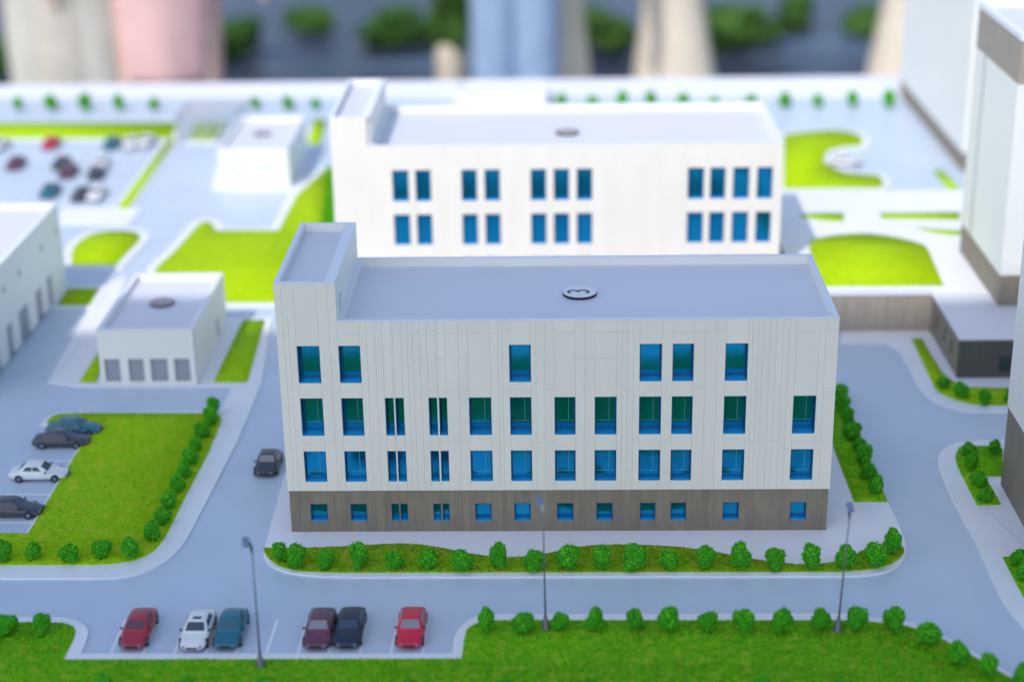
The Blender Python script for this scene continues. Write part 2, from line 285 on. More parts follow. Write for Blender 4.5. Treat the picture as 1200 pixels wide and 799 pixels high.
lawn(GRASS['round'], M['g_far'], 30, .07, 'rounded yellow-green patch beside the long white building')
lawn(GRASS['shaded'], M['g_far'], 40, .07, 'small patch in the shade of the long white building')
lawn(GRASS['lot_band'], M['g_far'], 15, .07, 'long green band behind the rear car park')
lawn(GRASS['lot_strip'], M['g_far'], 25, .07, 'thin green strip on the right of the rear car park')
lawn(GRASS['kiosk_patch'], M['g_far'], 15, .07, 'pale green patch beside the clear acrylic box')
lawn(GRASS['rear_patch'], M['g_far'], 15, .07, 'small green patch left of the rear tower stub')
lawn(GRASS['crescent'], M['g_far'], 15, .07, 'crescent lawn curling round the white car')
lawn(GRASS['tower_strip'], M['g_left'], 15, .07, 'sliver of green at the foot of the far tower')
for k, l in (('lawn','domed yellow-green lawn on the raised terrace'),('a','left green sliver on the raised terrace'),('b','long green sliver on the raised terrace near the tower'),('c','curved green sliver below the long one on the terrace')):
    lawn(GRASS_T[k], M['g_far'], 25, .07, l, z=3.5)
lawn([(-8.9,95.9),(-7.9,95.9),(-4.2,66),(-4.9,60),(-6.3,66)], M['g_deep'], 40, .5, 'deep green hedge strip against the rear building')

# ------------------------------------------------------------------ bushes
def bush_mesh(seed, leaves=1500, R=.80, H=1.55, lsz=.062, m=None, core=None):
    r = np.random.default_rng(seed)
    lob = []
    for i in range(11):
        a = i*2.4+r.uniform(-.4,.4); q = r.uniform(.30,.52); lob.append(([math.cos(a)*q, math.sin(a)*q, r.uniform(.22,.72)], r.uniform(.36,.50)))
    lob.append(([0,0,.42], .74)); lob.append(([r.normal(0,.12),r.normal(0,.12),.74], .46))
    V = []; F = []
    cvs = []
    for (c, rad) in lob:
        cx, cy, cz = c[0]*R, c[1]*R, c[2]*H; rr = rad*R
        n = int(leaves/len(lob))
        d = r.normal(0,1,(n,3)); d /= np.linalg.norm(d,axis=1)[:,None]
        d[:,2] = np.where(cz+d[:,2]*rr < .05, np.abs(d[:,2]), d[:,2])
        rad_ = rr*r.uniform(.72,1.12,n)
        P = np.array([cx,cy,cz])+d*rad_[:,None]*[1,1,1.05]
        for p, q in zip(P, d):
            t1 = r.normal(0,1,3); t1 -= q*t1.dot(q)*r.uniform(.3,1); t1 /= np.linalg.norm(t1)
            t2 = np.cross(q+r.normal(0,.5,3), t1); t2 /= np.linalg.norm(t2)+1e-6
            s_ = lsz*r.uniform(.6,1.3); o = len(V)
            V += [tuple(p-t1*s_), tuple(p+t2*s_*.7+q*s_*.3), tuple(p+t1*s_), tuple(p-t2*s_*.7+q*s_*.3)]
            F.append((o,o+1,o+2,o+3))
    me = bpy.data.meshes.new('bush'); nl = len(F)
    # inner core so the clump is not see-through
    bm = bmesh.new()
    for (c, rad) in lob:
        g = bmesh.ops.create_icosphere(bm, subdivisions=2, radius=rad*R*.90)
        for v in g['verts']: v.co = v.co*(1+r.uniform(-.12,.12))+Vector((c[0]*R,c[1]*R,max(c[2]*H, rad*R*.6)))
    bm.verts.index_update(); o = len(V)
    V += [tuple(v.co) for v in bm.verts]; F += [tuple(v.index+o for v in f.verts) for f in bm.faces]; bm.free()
    me.from_pydata([(x*S,y*S,max(0,z)*S) for x,y,z in V], [], F)
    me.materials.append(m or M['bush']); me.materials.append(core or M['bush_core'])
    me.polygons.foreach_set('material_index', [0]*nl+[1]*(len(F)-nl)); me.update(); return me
BM = [bush_mesh(s, R=random.uniform(.74,.86), H=random.uniform(1.38,1.66)) for s in range(8)]
ORD = ['first','second','third','fourth','fifth','sixth','seventh','eighth','ninth','tenth','eleventh','twelfth','thirteenth','fourteenth','fifteenth','sixteenth','seventeenth','eighteenth','nineteenth','twentieth']
ROW = {'front': ('round green bush, {} from the left in the row behind the front kerb', 'bushes along the front kerb', 1.03),
 'front2': ('green bush, {} from the left in the row cut by the bottom edge', 'bushes along the bottom edge', 1.0),
 'island': ('green bush, {} from the left on the wavy verge before the numbered building', 'bushes on the wavy verge', 1.12),
 'strip': ('dark green bush, {} from the far end of the verge right of the numbered building', 'bushes right of the numbered building', .98),
 'hedge': ('green bush, {} from the far end of the diagonal row on the left lawn', 'bushes along the left lawn', .95),
 'leftfront': ('green bush, {} from the right along the near edge of the left lawn', 'bushes along the near edge of the left lawn', .97),
 'rightfar': ('dark green bush, {} from the left on the curved verge by the annex', 'bushes by the annex', .85),
 'rightnear': ('green bush, {} one counted from the far side on the L-shaped verge', 'bushes on the right verge', .9),
 'corner': ('green bush, {} from the far side on the cropped corner verge', 'bushes at the right picture edge', .9),
 'farleft': ('blurred tiny bush, {} from the left, far edge left of the rear building', 'bushes on the far edge', 1.35),
 'farright': ('blurred tiny bush, {} from the left on the far edge behind the rear roof', 'bushes on the far edge', 1.35)}
n = 0
for k, pts in BUSH.items():
    lab, grp, s_ = ROW[k]
    for i, (x, y) in enumerate(pts):
        o = link('bush', BM[(n*5+i)%8], None, (x, y, .03 if k in ('farleft','farright') else .05), random.uniform(0, 6.28))
        sx = s_*random.uniform(.80,1.12); o.scale = (sx, sx*random.uniform(.9,1.1), s_*random.uniform(.84,1.22)); n += 1
        tag(o, lab.format(ORD[i]), 'bush', grp)

# ------------------------------------------------------------------ buildings
cache = {}
def shared(key, fn):
    if key not in cache: cache[key] = fn()
    return cache[key]
def window(parent, x0, x1, z0, z1, y=.0, cross=True, depth=.36):
    wd, h = round(x1-x0, 2), round(z1-z0, 2); k = (wd, h, depth)
    e = .05
    fr = link('window', shared(('r',)+k, lambda: MB().box(-.012,e,.03,depth,0,h).box(wd-e,wd+.012,.03,depth,0,h).box(e,wd-e,.03,depth,h-e,h+.012).mesh('window', M['reveal'])), parent, (x0, y, z0))
    link('sill', shared(('s',)+k, lambda: MB().box(e,wd-e,.0,depth,-.02,.07).mesh('sill', M['sill'])), fr)
    g = link('pane', shared(('g',)+k, lambda: MB().box(e+.004,wd-e-.004,depth-.06,depth,.075,h-e-.003).mesh('pane', M['glass'])), fr)
    if random.random() < 1:
        g.rotation_euler = (math.radians(random.uniform(-.5,.5)),0,math.radians(random.uniform(-.6,.6)))
    if wd > .8:
        f0 = .075; link('frame', shared(('f',)+k, lambda: MB().box(e+.005,e+f0,depth-.10,depth-.06,.075,h-e-.004).box(wd-e-f0,wd-e-.005,depth-.10,depth-.06,.075,h-e-.004).box(e+f0,wd-e-f0,depth-.10,depth-.06,h-e-f0-.05,h-e-.004).box(e+f0,wd-e-f0,depth-.10,depth-.06,.075,.075+f0).mesh('frame', M['frame'])), fr)
    if cross and wd > .8:
        link('mullion', shared(('m',)+k, lambda: MB().box(wd*.66,wd*.66+.035,depth-.085,depth-.055,.12+h*.22,h-e-.1).mesh('mullion', M['mullion'])), fr)
        link('transom', shared(('t',)+k, lambda: MB().box(.12,wd-e-.02,depth-.085,depth-.055,.08+h*.2,.115+h*.2).mesh('transom', M['mullion'])), fr)
    return fr
def segs(x0, x1, zlo, zhi, wins):
    """solid z intervals of the strip x0..x1 between zlo and zhi, leaving out the windows"""
    c = (x0+x1)/2; hs = sorted((a, b_) for (u, v, a, b_) in wins if u-.001 < c < v+.001 and b_ > zlo and a < zhi)
    out = []; z = zlo
    for a, b_ in hs:
        if a > z: out.append((z, a))
        z = b_
    if z < zhi: out.append((z, zhi))
    return out
def cuts(x0, x1, wins, lo=.38, hi=.74, fine=True):
    xs = sorted({x0, x1, *[w_[0] for w_ in wins], *[w_[1] for w_ in wins]})
    o = [xs[0]]
    for a, b_ in zip(xs, xs[1:]):
        if b_-a < .002: continue
        if fine and not any(abs(a-w_[0]) < .01 and abs(b_-w_[1]) < .01 for w_ in wins):
            nn = max(1, round((b_-a)/random.uniform(lo, hi))); ws = [random.uniform(.65,1.35) for _ in range(nn)]; t_ = sum(ws); c = a
            for q in ws[:-1]: c += q/t_*(b_-a); o.append(c)
        o.append(b_)
    return o
def facade(parent, x0, x1, zlo, zhi, wins, m, pname, y0=0., th=.14, gap=.0042, tops=None, joints=(), back=True, fine=True):
    xs = cuts(x0, x1, wins, fine=fine)
    bk = MB()
    for a, b_ in zip(xs, xs[1:]):
        top = zhi if not tops or (a+b_)/2 > tops[0] else tops[1]
        for z0, z1 in segs(a, b_, zlo, top, wins):
            bk.box(a, b_, y0+th+.002, y0+th+.2, z0, z1)
            zz = [z0]+[j for j in sorted(joints) if z0+.25 < j < z1-.25 and random.random() < .42]+[z1]
            for q0, q1 in zip(zz, zz[1:]):
                dy = random.uniform(0, .007)
                part(pname, MB().box(a+gap, b_-gap, y0+dy, y0+th, q0+gap*(q0 != zlo), q1-gap), m, parent)
    if back: part('wall_backing', bk, M['wall'] if m is M['white'] else M['darkbrown'], parent)
def parapet_block(parent, x0, x1, y0, y1, zb, zt, drop=.65, th=.34, roofmat=None, front=True, zl=None, zr=None):
    """roof slab with parapet walls round it; y0 is the facade plane"""
    r = MB(); 
    zl = zb if zl is None else zl; zr = zb if zr is None else zr
    r.box(x0, x0+th, y0+(0 if not front else .36), y1, zl, zt-.06).box(x1-th, x1, y0+(0 if not front else .36), y1, zr, zt-.06).box(x0+th, x1-th, y1-th, y1, zb, zt-.06)
    if not front: r.box(x0+th, x1-th, y0, y0+th, zb, zt-.06)
    wl = part('wall', r, M['wall'], parent)
    c = MB(); e = .012
    c.box(x0-e, x1+e, y0-e, y0+th, zt-.055, zt).box(x0-e, x1+e, y1-th, y1+e, zt-.055, zt)
    c.box(x0-e, x0+th, y0+th+.001, y1-th-.001, zt-.055, zt).box(x1-th, x1+e, y0+th+.001, y1-th-.001, zt-.055, zt)
    part('parapet_cap', c, M['trim'], parent)
    if front: part('parapet_lining', MB().box(x0+th, x1-th, y0+.345, y0+.36, zt-drop-.1, zt-.06), M['wall'], parent)
    part('roof', MB().box(x0+th, x1-th, y0+.362 if front else y0+th, y1-th, zt-drop-.3, zt-drop), roofmat or M['roof'], parent)
def number_disc(parent, x, y, z, r=1.2, digit=False, m=None, tilt=0):
    d = part('roof_disc', MB().tube([(0,0,0),(0,0,.2)], r, 48), M['black'], parent, loc=(x,y,z))
    part('disc_face', MB().tube([(0,0,.2),(0,0,.235)], r*.985, 48), m or M['disc'], d)
    if digit:
        cu = bpy.data.curves.new('numeral', 'FONT'); cu.body = '3'; cu.size = 2.0*S; cu.extrude = .006*S; cu.align_x = 'CENTER'; cu.align_y = 'CENTER'
        ob = bpy.data.objects.new('t', cu); COL.objects.link(ob); bpy.context.view_layer.update()
        me = bpy.data.meshes.new_from_object(ob.evaluated_get(bpy.context.evaluated_depsgraph_get())); bpy.data.objects.remove(ob)
        me.materials.clear(); me.materials.append(M['black'])
        t_ = link('numeral', me, d, (-.0,-.02,.243), math.radians(90)); t_.scale = (1,1.15,1)
W, D, H, HT, TW = 38., 13.45, 16.02, 18.77, 4.125
HB = 3.25
# --- the numbered building in front
B = root('white_building', (0,0,0), 'white four-storey block with a disc marked 3 on its flat roof', 'building')
wins = []
for i in (0,1,7,10,11,12): wins.append((*COLS[i], 11.50, 14.22))
for c in COLS: wins.append((*c, 7.54, 10.35))
for c in COLS: wins.append((*c, 4.00, 6.33))
LOW = [(1.52,2.73),(4.37,5.52),(7.27,7.81),(7.9,8.42),(10.23,10.77),(10.89,11.37),(13.18,14.33),(15.95,17.1),(18.96,20.1),(21.73,22.87),(24.79,25.87),(26.94,28.02),(30.6,31.73),(35.32,36.45)]
lows = [(a, b_, .86, 2.2) for a, b_ in LOW]
XC = sorted({x for w_ in wins for x in w_[:2]})
facade(B, 0, W, HB+.02, H-.06, wins, M['white'], 'cladding_panel', tops=(TW, HT-.06), joints=(15.1, 13.2, 10.95, 6.95), fine=True)
facade(B, .08, W-.08, 0.02, HB, lows, M['brown'], 'base_panel', y0=.09, th=.1)
for i, (a, b_, z0, z1) in enumerate(wins): window(B, a, b_, z0, z1, cross=z0 < 8, depth=1.0 if z0 > 7 else .55)
for a, b_, z0, z1 in lows: window(B, a, b_, z0, z1, y=.09, cross=False, depth=.5)
part('core', MB().box(.4, W-.4, 1.05, D-.4, .02, H-1.2), M['reveal'], B)
parapet_block(B, TW-.0, W, 0, D, HB, H, zl=H-1.2)
parapet_block(B, 0, TW-.36, 0, D, HB, HT, drop=.6, zr=H-1.2)
part('tower_wall', MB().box(TW-.355, TW-.002, .362, D-.36, H-1.2, HT-.06), M['wall'], B)
part('tower_wall', MB().box(TW-.355, TW+.012, -.012, D+.012, HT-.057, HT+.001), M['trim'], B)
part('tower_wall', MB().box(TW-.355, TW-.002, D-.358, D, H-.5, HT-.06), M['wall'], B)
dm = MB(); 
for k in range(9):
    a0, a1 = math.pi*k/9, math.pi*(k+1)/9
part('roof_door', MB().box(TW-.0, TW+.03, 2.2, 3.1, H-.64, H+.95), M['wall'], B)
part('door_outline', MB().box(TW+.0, TW+.035, 3.1, 3.16, H-.64, H+.98).box(TW+.0, TW+.035, 2.14, 2.2, H-.2, H+.98).box(TW+.0, TW+.035, 2.2, 3.1, H+.95, H+.99), M['grey_door'], B)
sw = MB().box(.08, .4, .3, D-.02, 0.02, HB).box(W-.4, W-.08, .3, D-.02, 0.02, HB).box(.4, W-.4, D-.35, D-.02, .02, HB)
part('base_wall', sw, M['brown'], B)
number_disc(B, 20.66, 6.75, H-.65, 1.21, True)
# --- twin building behind
W2, D2, Y2, X2, TW2 = 41.76, 15.74, 45.63, -1.82, 3.73
B2 = root('white_building', (X2, Y2, 0), 'white slab building with blue windows standing behind the numbered one', 'building')
w2 = [(a-X2, b_-X2, z0, z1) for a, b_ in BCOLS for z0, z1 in ((10.68,13.66),(6.41,9.37),(2.2,5.1))]
facade(B2, 0, W2, .02, H-.06, w2, M['white'], 'cladding_panel', tops=(TW2, HT-.06), fine=True)
for a, b_, z0, z1 in w2: window(B2, a, b_, z0, z1, cross=False, depth=.45)
part('core', MB().box(.4, W2-.4, .85, D2-.4, .02, H-1.2), M['reveal'], B2)
parapet_block(B2, TW2, W2, 0, D2, .02, H, zl=H-1.2)
parapet_block(B2, 0, TW2-.36, 0, D2, .02, HT, drop=.6, zr=H-1.2)
part('tower_wall', MB().box(TW2-.355, TW2-.002, .362, D2-.36, H-1.2, HT-.06), M['wall'], B2)
part('tower_wall', MB().box(TW2-.355, TW2+.012, -.012, D2+.012, HT-.057, HT+.001), M['trim'], B2)
part('tower_wall', MB().box(TW2-.355, TW2-.002, D2-.358, D2, H-.5, HT-.06), M['wall'], B2)
number_disc(B2, 20.1-X2, 52.1-Y2, H-.65, 1.15, m=M['discb'])
# --- garage
def small_block(name, x0, x1, y0, y1, h, label, openings, disc=None):
    b0 = root(name, (x0, y0, 0), label, 'building'); w_, d_ = x1-x0, y1-y0
    facade(b0, 0, w_, .02, h-.06, openings, M['wall'], 'wall_panel', fine=False, th=.12, gap=0)
    parapet_block(b0, 0, w_, 0, d_, .02, h, drop=.5, th=.4)
    if disc: number_disc(b0, disc[0]-x0, disc[1]-y0, h-.5, 1.1, m=M['discb'])
    return b0
ops = [(.42,1.74,.35,2.42),(2.48,3.80,.35,2.42),(4.39,5.86,.35,2.42),(6.45,7.77,.35,2.42)]
G = small_block('garage', -20.2, -11.95, 27.1, 41.7, 5.12, 'small white box building with four grey shutter doors in front', ops, (-16.2,34.8))
for a, b_, z0, z1 in ops:
    dr = part('garage_door', MB().box(a+.01,b_-.01,.2,.3,z0,z1), M['grey_door'], G)
    for k in range(6): link('slat', shared(('gs', round(b_-a,2)), lambda: MB().box(.03,b_-a-.03,.175,.2,0,.24).mesh('slat', M['grey_door'])), dr, (a, 0, z0+.06+k*.335))
part('side_window', MB().box(8.25, 8.27, 9.9, 10.7, .5, 2.15), M['grey_door'], G)
K2 = small_block('kiosk', -20.9, -12.6, 87.4, 103, 4.75, 'blurred white box building near the far left of the board', [(1.2,3.4,.3,2.6),(4.6,6.8,.3,2.6)], (-17,95.9))
for a, b_, z0, z1 in [(1.2,3.4,.3,2.6),(4.6,6.8,.3,2.6)]: part('door', MB().box(a,b_,.2,.25,z0,z1), M['wall'], K2)
P3 = small_block('low_pavilion', 5.1, 17.7, 126.7, 133, 2.3, 'low pale pavilion on the far edge behind the rear building', [(2,4,.3,1.5),(8,10,.3,1.5)])
for a, b_, z0, z1 in [(2,4,.3,1.5),(8,10,.3,1.5)]: part('door', MB().box(a,b_,.2,.25,z0,z1), M['wall'], P3)
# --- long white building on the left edge
Lg = root('long_building', (-30, 24, 0), 'long white building cropped by the left edge with tall door openings', 'building')
hh = 8.75; YD = 28.55
doors = [(33.0-24,34.7-24),(36.6-24,39.9-24),(42.3-24,44.3-24)]
doors = [(5.3,7.0),(9.3,11.0),(13.0,16.0),(18.4,20.4),(22.3,24)]
xs_ = 0; wl = MB(); prev = .0
for a, b_ in doors:
    part('pier', MB().box(-.4, 0, prev, a, .02, 3.0), M['wall'], Lg); prev = b_
part('pier', MB().box(-.4, 0, prev, YD, .02, 3.0), M['wall'], Lg)
wt_ = MB(); prev = 0.
for y_ in (3.2,9.6,14.3,21.5,26.6):
    wt_.box(-.4,0,prev,y_,6.0,6.6); prev = y_+.7
    part('window', MB().box(-.2,-.1,y_,y_+.7,6.0,6.6), M['grey_door'], Lg)
wt_.box(-.4,0,prev,YD,6.0,6.6); wt_.box(-.4,0,0,YD,3.0,6.0).box(-.4,0,0,YD,6.6,hh-.06)
part('upper_wall', wt_, M['wall'], Lg)
for a, b_ in doors:
    dr = part('door', MB().box(-.3,-.22,a,b_,.02,3.0), M['grey_door'], Lg)
    for k in range(5): part('slat', MB().box(-.22,-.19,a+.06,b_-.06,.15+k*.57,.6+k*.57), M['grey_door'], dr)
part('wall', MB().box(-32,-.4,0,.4,.02,hh-.06).box(-32,-.4,YD-.4,YD,.02,hh-.06).box(-32.4,-32,0,YD,.02,hh-.06), M['wall'], Lg)
part('parapet_cap', MB().box(-.42,.012,-.01,YD+.01,hh-.055,hh).box(-32.4,-.42,YD-.4,YD+.01,hh-.055,hh).box(-32.4,-.42,-.01,.4,hh-.055,hh).box(-32.8,-32.4,-.01,YD+.01,hh-.055,hh), M['trim'], Lg)
part('roof', MB().box(-32,-.4,.4,YD-.4,hh-.7,hh-.45), M['roof'], Lg)
# --- clear acrylic box
ac = bpy.data.materials.new('clear_acrylic'); ac.use_nodes = True; pb = ac.node_tree.nodes['Principled BSDF']
pb.inputs['Transmission Weight'].default_value = .9; pb.inputs['Roughness'].default_value = .12; pb.inputs['Base Color'].default_value = (.86,.9,.92,1); pb.inputs['IOR'].default_value = 1.1
A = root('acrylic_box', (-30.5,109.5,0), 'clear acrylic block model standing beside the far lawn', 'model')
part('shell', MB().box(0,8,0,.15,.03,3.2).box(0,8,7.85,8,.03,3.2).box(0,.15,.15,7.85,.03,3.2).box(7.85,8,.15,7.85,.03,3.2), ac, A)
part('lid', MB().box(0,8,0,8,3.2,3.35), ac, A)
# --- terrace wall, annex and the towers on the right
R1 = root('retaining_wall', (41.2,38.95,0), 'tan panelled retaining wall below the raised terrace lawn', 'wall')
xw = [0]; 
while xw[-1] < 11.6: xw.append(xw[-1]+random.uniform(.7,1.15))
xw[-1] = 11.75
for a, b_ in zip(xw, xw[1:]): part('wall_panel', MB().box(a+.01,b_-.01,-.12+random.uniform(0,.015),.08,.02,3.5), M['tan'], R1)
part('coping', MB().box(-.1,11.75,-.2,.5,3.502,3.95), M['trim'], R1)
An = root('annex', (53.05,27.63,0), 'low brown annex with flat lilac roof joined to the terrace', 'building')
ww = [(3.48,4.4,.55,1.95),(9.5,10.4,.55,1.95)]
facade(An, 0, 30, .02, 3.44, ww, M['darkbrown'], 'wall_panel', th=.12)
for a, b_, z0, z1 in ww: part('window', MB().box(a,b_,.2,.25,z0,z1), M['dark_glass'], An)
lw = MB(); prev = .35
for a in (2.3,5.2,8.3):
    lw.box(.0,.3,prev,a,.02,3.44).box(0,.3,a,a+.75,.02,1.1).box(0,.3,a,a+.75,2.5,3.44); prev = a+.75
    part('window', MB().box(.15,.2,a,a+.75,1.1,2.5), M['dark_glass'], An)
lw.box(0,.3,prev,11.3,.02,3.44); part('wall', lw, M['brown'], An)
part('roof', MB().box(-.04,30,-.04,11.36,3.442,3.56), M['roof'], An)
def tower(name, x, y0, y1, z, h, label, base_h, band, winlist=()):
    t_ = root(name, (x, y0, z), label, 'building'); d_ = y1-y0
    part('base_wall', MB().box(.06,25,.06,d_-.06,.0,base_h), M['brown'], t_)
    ys = [0.]
    while ys[-1] < d_-1.6: ys.append(ys[-1]+random.uniform(1.0,2.2))
    ys.append(d_); top = band[0] if band else h
    for a, b_ in zip(ys, ys[1:]): part('wall_panel', MB().box(0,.25,a+.012,b_-.012,base_h,top), M['wall'], t_)
    part('wall', MB().box(.252,25,0,d_,base_h+.002,top), M['wall'], t_)
    if band:
        part('top_band', MB().box(.02,25,.02,d_-.02,band[0],band[1]), M['tan'], t_)
        part('parapet_cap', MB().box(-.05,25.05,-.05,.5,band[1],h).box(-.05,25.05,d_-.5,d_+.05,band[1],h).box(-.05,.5,.5,d_-.5,band[1],h).box(24.5,25.05,.5,d_-.5,band[1],h), M['trim'], t_)
        part('roof', MB().box(.5,24.5,.5,d_-.5,band[1],band[1]+.1), M['roof'], t_)
    return t_
J = tower('tower_block', 58.1, 35.6, 51.2, 3.565, 24.1, 'tall white tower with tan top band on the terrace near the right edge', 2.85, (19.9,23.6))
part('drain_outlet', MB().box(-.12,0,11.4,11.8,20.9,21.6), M['grey_door'], J)
part('downpipe', MB().tube([(-.06,11.6,3.0),(-.06,11.6,20.9)], .06, 8), M['grey_door'], J)
tower('far_tower', 67.6, 91.9, 132, -.2, 34, 'far white tower with brown base, cropped by the top edge', 2.3, None)
Lr = tower('side_building', 51.8, -10.0, 7.28, -.2, 26, 'pale building with dark brown base cropped by the right edge', 6.56, None)
part('door', MB().box(.0,.055,8.5,9.6,.25,2.7), M['darkbrown'], Lr)

# ------------------------------------------------------------------ cars
def paint(name, c, r=.32): return mat(name, c, r, spec=.5, coat=.35, var=.12, vscale=120)
def make_car(m, label, x, y, rz=0, winm=None, roofhatch=False, group='toy cars on the model', glass_tint=None, ln=4.5):
    c = root('car', (x, y, -.14), label, 'car', group, rz)
    k = ln/4.5
    st = [(0,.52,.34,.26),(.10,.72,.52,.20),(.45,.84,.62,.17),(1.25,.90,.78,.16),(2.4,.92,.84,.16),(3.6,.90,.84,.16),(4.15,.86,.80,.18),(4.42,.76,.70,.22),(4.5,.6,.5,.28)]
    bm = MB(); n_ = 12
    for (yy, hw, zt, zb) in st:
        ring = [(-hw*.7,zb),(-hw*.95,zb+.06),(-hw,zb+.22),(-hw*.985,zt-.20),(-hw*.92,zt-.07),(-hw*.70,zt-.01)]
        ring = ring+[(-a, b_) for a, b_ in ring[::-1]]
        bm.v += [(a, yy*k, b_) for a, b_ in ring]
    for i in range(len(st)-1):
        for j in range(n_): bm.f.append((i*n_+j, i*n_+(j+1)%n_, (i+1)*n_+(j+1)%n_, (i+1)*n_+j))
    bm.f.append(tuple(range(n_))[::-1]); bm.f.append(tuple((len(st)-1)*n_+j for j in range(n_)))
    body = part('body', bm, m, c, smooth=True)
    s2 = body.modifiers.new('sub','SUBSURF'); s2.levels = s2.render_levels = 1
    # cabin
    b0 = [(-.80,1.22),(.80,1.22),(.80,3.85),(-.80,3.85)]; t0 = [(-.60,1.98),(.60,1.98),(.58,3.15),(-.58,3.15)]
    cb = MB().add([(a, b_*k, .74) for a, b_ in b0]+[(a, b_*k, 1.26) for a, b_ in t0], [(0,1,5,4),(1,2,6,5),(2,3,7,6),(3,0,4,7),(4,5,6,7)])
    cabin = part('cabin', cb, m, c, smooth=True, bevel=.10)
    P = [Vector((a, b_*k, .74)) for a, b_ in b0]+[Vector((a, b_*k, 1.26)) for a, b_ in t0]
    def pane(name, q, u0, u1, v0, v1, off=.014):
        a, b_, c_, d = [P[i] for i in q]; nn = (b_-a).cross(d-a).normalized()
        f = lambda u, v: (a*(1-u)+b_*u)*(1-v)+(d*(1-u)+c_*u)*v
        lo = [f(u0,v0), f(u1,v0), f(u1,v1), f(u0,v1)]
        part(name, MB().add([p-nn*.02 for p in lo]+[p+nn*off for p in lo], [(4,5,6,7),(0,1,5,4),(1,2,6,5),(2,3,7,6),(3,0,4,7)]), winm or M['dark_glass'], c)
    pane('windshield', (0,1,5,4), .09, .91, .22, .88); pane('rear_window', (2,3,7,6), .10, .90, .28, .88)
    for nm, q in (('side_window',(1,2,6,5)),('side_window',(3,0,4,7))):
        pane(nm, q, .17, .48, .28, .84); pane(nm, q, .52, .80, .28, .84)
    if roofhatch: part('sunroof', MB().box(-.27,.27,2.15*k,2.45*k,1.25,1.275), M['dark_glass'], c)
    wm = shared('wheel', lambda: MB().tube([(-.09,0,0),(.09,0,0)], .31, 20).mesh('wheel', M['black']))
    hm = shared('hub', lambda: MB().tube([(-.1,0,0),(.1,0,0)], .16, 12).mesh('hub', M['lamphead']))
    for sx in (-1,1):
        for yy in (.85,3.6):
            wl_ = link('wheel', wm, c, (sx*.82, yy*k, .31)); link('rim', hm, wl_)
        link('headlight', shared('hl', lambda: MB().tube([(0,-.03,0),(0,.1,0)], .075, 12).mesh('headlight', M['lamphead'])), c, (sx*.52, .06, .44))
        link('side_mirror', shared('mir', lambda: MB().box(-.08,.08,-.05,.05,-.05,.05).mesh('side_mirror', M['black'])), c, (sx*.9, 1.5*k, .86))
    part('grille', MB().box(-.34,.34,-.015,.06,.34,.44), M['black'], c)
    return c
p_red = paint('red_paint', (.36,.02,.035)); p_red2 = paint('crimson_paint', (.62,.008,.045)); p_white = paint('white_paint', (.76,.76,.76))
p_teal = paint('teal_paint', (.012,.14,.20)); p_mar = paint('maroon_paint', (.13,.03,.06)); p_navy = paint('navy_paint', (.012,.02,.045)); p_grey = paint('charcoal_paint', (.05,.052,.065))
gw = mat('pale_window', (.22,.22,.25), .3); rw = mat('red_window', (.10,.04,.06), .3); tw_ = mat('teal_window', (.03,.10,.15), .3); nw = mat('navy_window', (.03,.05,.10), .3); bw = mat('blue_grey_window', (.05,.055,.09), .25)
F = CARS['front']; GP = 'toy cars parked in the front bays'
make_car(p_red, 'dark red toy car, leftmost in the front parking bays', F[0][0]+.05, F[0][1], winm=rw, group=GP)
make_car(p_white, 'white toy car with dark windscreen in the front parking bays', F[1][0]+.05, F[1][1]-.1, winm=bw, roofhatch=True, group=GP)
make_car(p_teal, 'teal toy car beside the white one in the front bays', F[2][0]+.1, F[2][1], winm=tw_, group=GP)
make_car(p_mar, 'maroon toy car with pale windscreen beside the black one', F[3][0], F[3][1], winm=gw, group=GP)
make_car(p_navy, 'blue-black toy car right of the maroon one', F[4][0]+.05, F[4][1], winm=nw, group=GP)
make_car(p_red2, 'bright crimson toy car standing alone at the right of the front bays', F[5][0], F[5][1], winm=gw, group=GP)
make_car(p_grey, 'charcoal toy car driving on the road left of the numbered building', CARS['road'][0][0], CARS['road'][0][1], winm=gw, ln=4.0)
GS = 'toy cars in the side car park'; rz = math.radians(90)
Sd = CARS['side']
for (x, y), m_, l, wn, r_ in zip(Sd, (p_teal, p_grey, p_white, p_grey), ('teal toy car behind the dark one in the side car park','charcoal toy car in front of the teal one, side car park','white toy car seen side-on in the side car park','charcoal toy car cropped by the left edge, nearest in the side car park'), (tw_, bw, M['dark_glass'], bw), (rz,)*4):
    make_car(m_, l, x+2.35, y+.95, r_, winm=wn, group=GS)
GL = 'blurred toy cars in the rear car park'
lot = [(p_white,'blurred white toy car by the left edge, near row of the rear car park'),(p_white,'blurred white toy car by the left edge, back row of the rear car park'),(p_grey,'blurred dark toy car at the very left edge of the rear car park'),(p_red2,'blurred red toy car at the top of the rear car park'),(p_mar,'blurred maroon toy car at the left edge of the rear car park'),(p_grey,'blurred dark toy car touching a maroon one in the rear car park'),(p_mar,'blurred maroon toy car right of the dark one, mid rear car park'),
 (p_teal,'blurred teal toy car in the back row of the rear car park'),(p_white,'blurred white toy car next to the teal one, back row'),(p_white,'blurred white toy car at the right end of the back row'),(p_white,'blurred white toy car in the middle right of the rear car park'),(p_grey,'blurred black toy car just before the white one, middle right'),
 (p_teal,'blurred teal toy car beside the long building roof corner'),(p_grey,'blurred black toy car in the near row of the rear car park'),(p_white,'blurred white toy car at the right end of the near row')]
for (x, y), (m_, l) in zip(CARS['lot'], lot): make_car(m_, l, x, y, random.choice((0,0,.12,-.1)), winm=bw, group=GL)
make_car(p_white, 'blurred white toy car in the notch of the crescent lawn', CARS['notch'][0][0]+2.4, CARS['notch'][0][1]+1.6, rz, ln=4.9)

